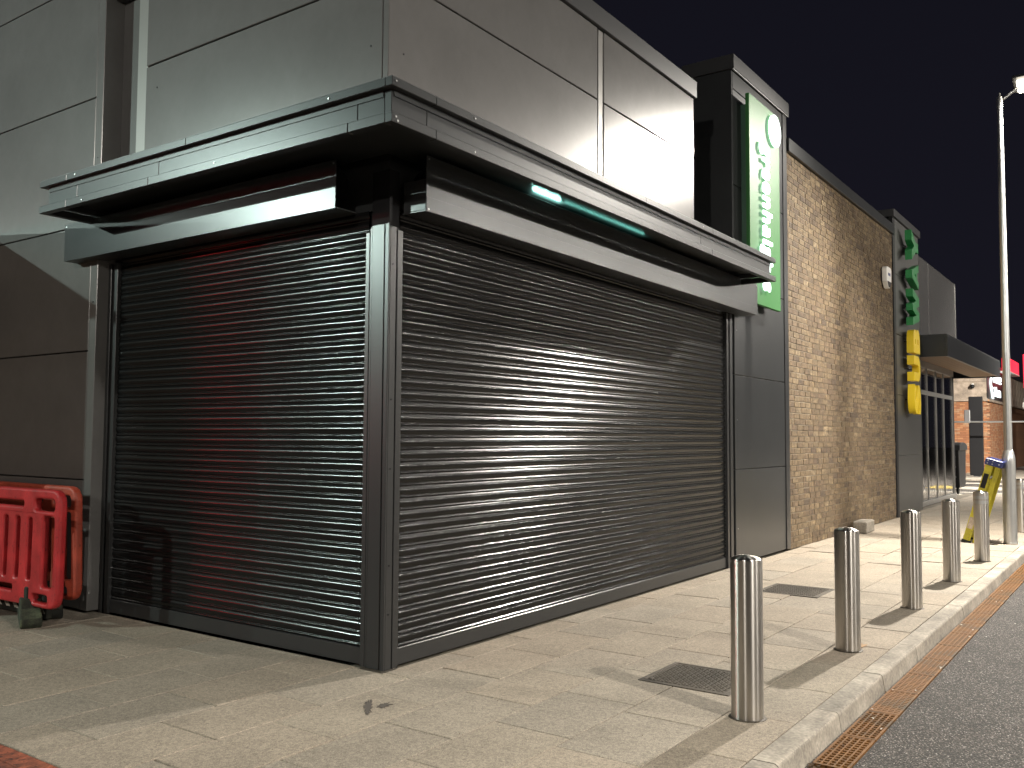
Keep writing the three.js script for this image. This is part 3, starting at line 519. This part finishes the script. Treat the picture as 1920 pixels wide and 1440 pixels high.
// ---------------------------------------------------------------- stepladder leaning on the lamp column
{
  const t = thing('stepladder', 'folded yellow stepladder with blue top leaning against the lamp column', 'ladder', [9.70, 0, 1.64]);
  const lean = 0.29;
  const tilt = g => { g.rotateX(lean); return g; };
  for (const x of [-0.03, 0.41]) { part('rail', tilt(bx(x, x + 0.03, 0.0, 1.18, -0.045, 0.045, 0.004)), M.yellow, t); part('back_rail', tilt(bx(x + 0.004, x + 0.026, 0.03, 1.13, 0.075, 0.135, 0.004)), M.yellow, t); }
  part('top_cap', tilt(bx(-0.045, 0.455, 1.10, 1.19, -0.065, 0.15, 0.008)), M.blue, t);
  for (let i = 0; i < 4; i++) part('tread', tilt(bx(0.0005, 0.4095, 0.2 + i * 0.24, 0.225 + i * 0.24, -0.045, 0.05, 0.003)), M.galv, t);
  for (const [y, z] of [[1.125, -0.03], [1.16, -0.03], [1.125, 0.03], [1.16, 0.03], [1.14, 0.11]]) part('rivet', tilt(cylX(0.009, -0.047, y, z)), M.screw, t);
  part('label', tilt(bx(-0.033, -0.0302, 0.78, 0.98, -0.03, 0.03, 0.0005)), M.black, t);
  part('label', tilt(bx(-0.033, -0.0302, 0.2, 0.36, -0.035, 0.03, 0.0005)), M.cream, t);
  part('foot', [tilt(bx(-0.035, 0.005, -0.005, 0.04, -0.055, 0.06, 0.004)), tilt(bx(0.405, 0.445, -0.005, 0.04, -0.055, 0.06, 0.004))], M.rubberDark, t);
}
// ---------------------------------------------------------------- wheeled bin beyond the shop window
{
  const t = thing('wheeled_bin', 'dark four wheeled refuse bin at the end of the glazed shop', 'bin', [21.2, 0, -0.35]), s = new THREE.Shape();
  s.moveTo(-0.42, 0.22); s.lineTo(0.42, 0.22); s.lineTo(0.52, 1.12); s.lineTo(-0.52, 1.12); s.closePath();
  part('body', new THREE.ExtrudeGeometry(s, { depth: 1.1, bevelEnabled: true, bevelSize: 0.02, bevelThickness: 0.02, bevelSegments: 2 }).translate(0, 0, -0.95), M.black, t);
  const l = new THREE.Shape(); l.moveTo(-0.56, 1.14); l.lineTo(0.56, 1.14); l.lineTo(0.52, 1.24); l.quadraticCurveTo(0, 1.38, -0.52, 1.24); l.closePath();
  part('lid', new THREE.ExtrudeGeometry(l, { depth: 1.18, bevelEnabled: true, bevelSize: 0.015, bevelThickness: 0.015, bevelSegments: 2 }).translate(0, 0, -0.99), M.dark, t);
  for (const y of [0.45, 0.7, 0.95]) part('rib', bx(-0.55, -0.45, y, y + 0.03, -0.9, 0.1, 0.005), M.dark, t);
  for (const [x, z] of [[-0.32, -0.8], [0.32, -0.8], [-0.32, 0], [0.32, 0]]) part('wheel', (() => { const g = new THREE.CylinderGeometry(0.1, 0.1, 0.05, 18); g.rotateX(Math.PI / 2); g.translate(x, 0.1, z); return g; })(), M.rubberDark, t);
}
// ---------------------------------------------------------------- drive-through restaurant and forecourt
{
  const t = thing('restaurant', 'brick drive-through restaurant with cream upper band and lit signs', 'building', [38, -0.1, -1.9]);
  const H = 3.15, bb = [];
  part('wall', [bx(0.01, 14, 0, H - 0.001, -9, -0.01, 0)], mat(0.30, 0.15, 0.075, { roughness: 0.9, map: brickMap }), t);
  const rest = [], col = [[0.34, 0.15, 0.07], [0.28, 0.12, 0.06], [0.40, 0.20, 0.10], [0.36, 0.22, 0.13]];
  const put = (g) => { const c = col[Math.floor(rnd() * 4)], n = g.attributes.position.count, a = new Float32Array(n * 3); for (let q = 0; q < n; q++) a.set(c, q * 3); g.setAttribute('color', new THREE.BufferAttribute(a, 3)); rest.push(g); };
  for (let r = 0; r < 42; r++) { const o = (r % 2) * 0.1125; for (let k = 0; k < 14; k++) put(bx(-0.003, 0.03, r * 0.075 + 0.005, r * 0.075 + 0.07, -3.0 + k * 0.225 + o - 0.11, -3.0 + k * 0.225 + o + 0.105, 0)); for (let k = 0; k < 26; k++) put(bx(k * 0.225 + o + 0.035, k * 0.225 + o + 0.25, r * 0.075 + 0.005, r * 0.075 + 0.07, -0.03, 0.003, 0)); }
  part('bricks', rest, mat(1, 1, 1, { vertexColors: true, roughness: 0.9 }), t).userData.kind = 'stuff';
  part('render_band', bx(-0.05, 14.05, H, 4.5, -9, 0.05, 0.01), M.cream, t);
  part('string_course', bx(-0.09, 14.1, H - 0.06, H + 0.05, -9.05, 0.09, 0.01), M.cream, t);
  part('upper_joint', bx(-0.056, -0.0505, 3.9, 3.915, -9, 0.04, 0), M.mortar, t);
  part('parapet', bx(-0.1, 14.1, 4.505, 4.75, -9.1, 0.1, 0.01), M.dark, t);
  const sg = thing('lit_sign', 'dark sign box with glowing arrow and two lines of white lettering', 'sign', [38, 3.0, -1.848]);
  part('box', bx(0.03, 6.2, 0.0, 1.55, 0.0, 0.03, 0.005), M.guide, sg);
  const word = (txt, x, y, w, h) => { const g = fitted(txt, w, h, 0.03); g.translate(x, y, 0.033); part('light_lettering', g, M.glowWhite, sg); };
  word('Drive', 1.9, 0.86, 2.2, 0.44); word('Thru', 1.9, 0.26, 1.9, 0.42);
  const ar = new THREE.Shape(); ar.moveTo(0.75, 0.78); ar.lineTo(1.35, 1.42); ar.lineTo(1.65, 1.42); ar.lineTo(1.05, 0.78); ar.lineTo(1.65, 0.14); ar.lineTo(1.35, 0.14); ar.closePath();
  part('light_arrow', new THREE.ExtrudeGeometry(ar, { depth: 0.03, bevelEnabled: false }).translate(0, 0, 0.033), M.glowWhite, sg);
  const r1 = thing('red_sign', 'glowing red sign box on the restaurant parapet', 'sign', [40.6, 4.35, -1.6]);
  part('face', bx(0, 3.6, 0.05, 0.62, 0.02, 0.3, 0.02), M.glowRed, r1); part('tray', bx(-0.02, 3.62, -0.01, 0.045, -0.1, 0.32, 0.01), M.white, r1);
  const r2 = thing('red_pylon', 'glowing red panel pylon beyond the lamp column', 'sign', [44.5, -0.1, -0.9]);
  part('panel', bx(-0.1, 0.1, 3.9, 5.5, -0.25, 0.22, 0.02), M.glowRed, r2); part('post', bx(-0.08, 0.08, 0, 3.895, -0.22, 0.2, 0.01), mat(0.25, 0.05, 0.04), r2);
  const col1 = thing('porch_column', 'pale moulded porch column beyond the lamp column', 'column', [43, -0.1, -0.75]);
  part('shaft', bx(-0.16, 0.16, 0, 2.9, -0.16, 0.16, 0.03), M.cream, col1); part('capital', bx(-0.3, 0.3, 2.9, 3.2, -0.3, 0.3, 0.05), M.white, col1); part('beam', bx(-0.2, 6, 3.2, 3.4, -0.24, 0.24, 0.02), M.white, col1);
  const tm = thing('menu_totem', 'tall dark totem panel standing before the brick restaurant', 'totem', [34.2, -0.1, -1.72]);
  part('panel', bx(-0.07, 0.07, 0.14, 3.12, -0.235, 0.235, 0.015), M.black, tm); part('foot', bx(-0.12, 0.12, 0, 0.1395, -0.12, 0.12, 0.01), M.dark, tm);
  const hb = thing('height_barrier', 'slim height barrier bar across the drive-through lane', 'barrier', [33.4, -0.1, 0]);
  part('bar', rod([0, 2.15, -2.6], [0, 2.15, 0.75], 0.03), M.galv, hb); part('post', rod([0, 0, 0.78], [0, 2.12, 0.78], 0.04), M.galv, hb); part('post', rod([0, 0, -2.62], [0, 2.12, -2.62], 0.04), M.galv, hb);
  part('warning_disc', bx(-0.02, 0.02, 2.1, 2.6, -2.0, -1.8, 0.05), M.galv, hb);
  const cam = thing('security_camera', 'black dome security camera on the cream restaurant wall', 'camera', [37.95, 3.55, -4.25]);
  part('dome', new THREE.SphereGeometry(0.09, 20, 14).translate(-0.12, 0.05, 2.0 - 0.1), M.black, cam); part('bracket', bx(-0.12, 0.0, 0.12, 0.17, 1.86, 1.94, 0.01), M.white, cam);
  structure('forecourt', [bx(32.2, 60, -0.098, 0.0, -9, -0.2, 0.02)], M.kerb);
  const ln = structure('road_markings', [bx(23.1, 23.5, -0.0985, -0.095, -3, 1.3, 0), bx(24.3, 24.6, -0.0985, -0.095, -3, 1.3, 0), bx(26.2, 28.0, -0.0985, -0.095, -3, 0.4, 0), bx(30.2, 30.9, -0.0985, -0.095, -3, 1.0, 0)], M.paint);
  structure('yellow_markings', [bx(26.2, 28.0, -0.0985, -0.095, 0.5, 1.6, 0)], M.paintYellow);
}
// ---------------------------------------------------------------- yard on the short side (out of view): placed to shade and tint the side wall
{
  const t = thing('unseen_shade_block', 'unseen brick block behind the barriers, placed to shade the side wall', 'building', [-0.12, -0.1, -4.87]);  // unseen block, shaped to throw the diagonal shadow on the side wall
  const s = new THREE.Shape(); s.moveTo(0, 0); s.lineTo(-2.03, 0); s.lineTo(-2.03, 3.25); s.lineTo(0, 3.24); s.closePath();
  part('wall', metricUV(new THREE.ExtrudeGeometry(s, { depth: 3.2, bevelEnabled: false }).translate(0, 0, -3.2)), mat(0.28, 0.19, 0.12, { roughness: 0.9, map: brickMap }), t);
  part('roof', (() => { const g = bx(-2.2, 0, 0, 0.05, -3.3, 0.02, 0.005); g.rotateZ(-0.006); g.translate(0, 3.25, 0); return g; })(), M.dark, t);
  const r = thing('unseen_yard_shop', 'unseen shop with a red sign, placed to redden the short shutter', 'building', [-16.5, -0.1, -24], 0.62);
  part('wall', bx(-6, 6, 0, 5, -4, 0, 0.02), M.cream, r); part('roof', bx(-6.2, 6.2, 5.001, 5.2, -4.2, 0.2, 0.02), M.dark, r);
  part('red_sign', bx(-1.2, 5.2, 2.9, 4.0, 0.001, 0.12, 0.02), glow(1, 0.03, 0.04, 8), r);  // unseen sign, placed for the red streaks on the short shutter
  const l = new THREE.RectAreaLight(new THREE.Color().setRGB(1, 0.03, 0.04), 20, 6.2, 1.0); l.name = 'unseen_red_light'; l.position.set(2, 3.45, 0.15); l.rotation.y = Math.PI; r.add(l);
}
// ---------------------------------------------------------------- unseen terrace, placed so its windows streak the steel and shutters
{
  const t = thing('unseen_terrace', 'unseen row of lit shops, placed to be mirrored in steel and shutters', 'building', [6, -0.1, 36]);
  part('wall', bx(-34, 40, 0, 6, 0.01, 6, 0), mat(0.30, 0.16, 0.09, { roughness: 0.9, map: brickMap }), t);
  part('roof', bx(-34.3, 40.3, 6.001, 6.3, -0.3, 6.3, 0.02), M.dark, t);
  for (let i = 0; i < 9; i++) {
    const x = -32 + i * 8;
    const w = part('unseen_shop_window', bx(x, x + 4.6, 0.5, 3.0, -0.02, 0.005, 0), glow(1, 0.9, 0.74, [6, 1, 9, 4, 0.5, 7, 5, 1, 7][i]), t);
    for (const q of [0, 1.5, 3.05, 4.52]) part('frame', bx(x + q, x + q + 0.08, 0.5, 3.0, -0.06, -0.021, 0.01), M.dark, w);
    part('fascia', bx(x - 0.4, x + 5, 3.1, 3.9, -0.1, 0.005, 0.02), [M.dark, M.cream, M.blue][i % 3], t);
  }
}
// ---------------------------------------------------------------- litter, stains
{
  const st = (n, x, z, w, d, turn, m, label) => { const s = new THREE.Shape(), N = 46; for (let i = 0; i <= N; i++) { const a = i / N * Math.PI * 2, r = 0.6 + 0.4 * vn(i % N * 0.7 + x * 3, z * 5, 64, 7) + 0.75 * (hash(i % N, Math.floor(x * 100), 5) - 0.5); const px = Math.cos(a) * r * w, py = Math.sin(a) * r * d; i ? s.lineTo(px, py) : s.moveTo(px, py); } const g = new THREE.ExtrudeGeometry(s, { depth: 0.0012, bevelEnabled: false }); g.rotateX(-Math.PI / 2); const o = single(n, g, m, label, 'stain'); o.position.set(x, 0.0017, z); o.rotation.y = turn; };
  const dirt = mat(0.07, 0.06, 0.05, { roughness: 1 });
  st('dropping', -0.49, 0.47, 0.05, 0.035, 0.3, dirt, 'dark crumbs beside the smeared dropping on the slab');
  st('dropping', -0.56, 0.42, 0.13, 0.026, 0.75, dirt, 'dark smeared dropping on the slab in front of the corner post');
  st('mortar_smear', 2.42, 2.10, 0.10, 0.05, 0.2, mat(0.33, 0.22, 0.13, { roughness: 1 }), 'brown mortar smear on the paving beside a bollard base');
  const gs = [], gw = [];
  const bit = (x, y, z, s, list) => { const g = new THREE.TetrahedronGeometry(s, 0); g.scale(1, 0.4, rr(0.6, 1.6)); g.rotateY(rnd() * 6); g.rotateX(rr(-0.3, 0.3)); g.translate(x, y + s * 0.25, z); list.push(metricUV(g)); };
  for (let i = 0; i < 150; i++) { const x = 0.2 + Math.pow(rnd(), 1.8) * 8; bit(x, -0.097, 2.445 + Math.abs(rr(-1, 1) * rr(0, 0.10)), rr(0.006, 0.02), gs); }
  for (let i = 0; i < 60; i++) bit(rr(-1.8, 5), 0.0, rr(-2.4, 2.2), rr(0.003, 0.007), gs);
  for (let i = 0; i < 30; i++) bit(rr(0.5, 9), -0.097, rr(2.45, 4.2), rr(0.005, 0.012), gw);
  for (let i = 0; i < 14; i++) bit(rr(0.3, 9), -0.086, rr(2.46, 2.6), rr(0.006, 0.011), gw);
  const a = single('leaf_litter', gs, mat(0.07, 0.045, 0.025, { roughness: 1 }), 'dead leaf crumbs and grit along the kerb and paving', 'litter'); a.userData.kind = 'stuff';
  const b = single('paper_litter', gw, mat(0.6, 0.58, 0.52, { roughness: 1 }), 'small pale scraps of litter on road and drain', 'litter'); b.userData.kind = 'stuff';
}
scene.traverse(o => { if (o.isMesh) { o.castShadow = true; o.receiveShadow = true; } });
renderer.render(scene, camera);
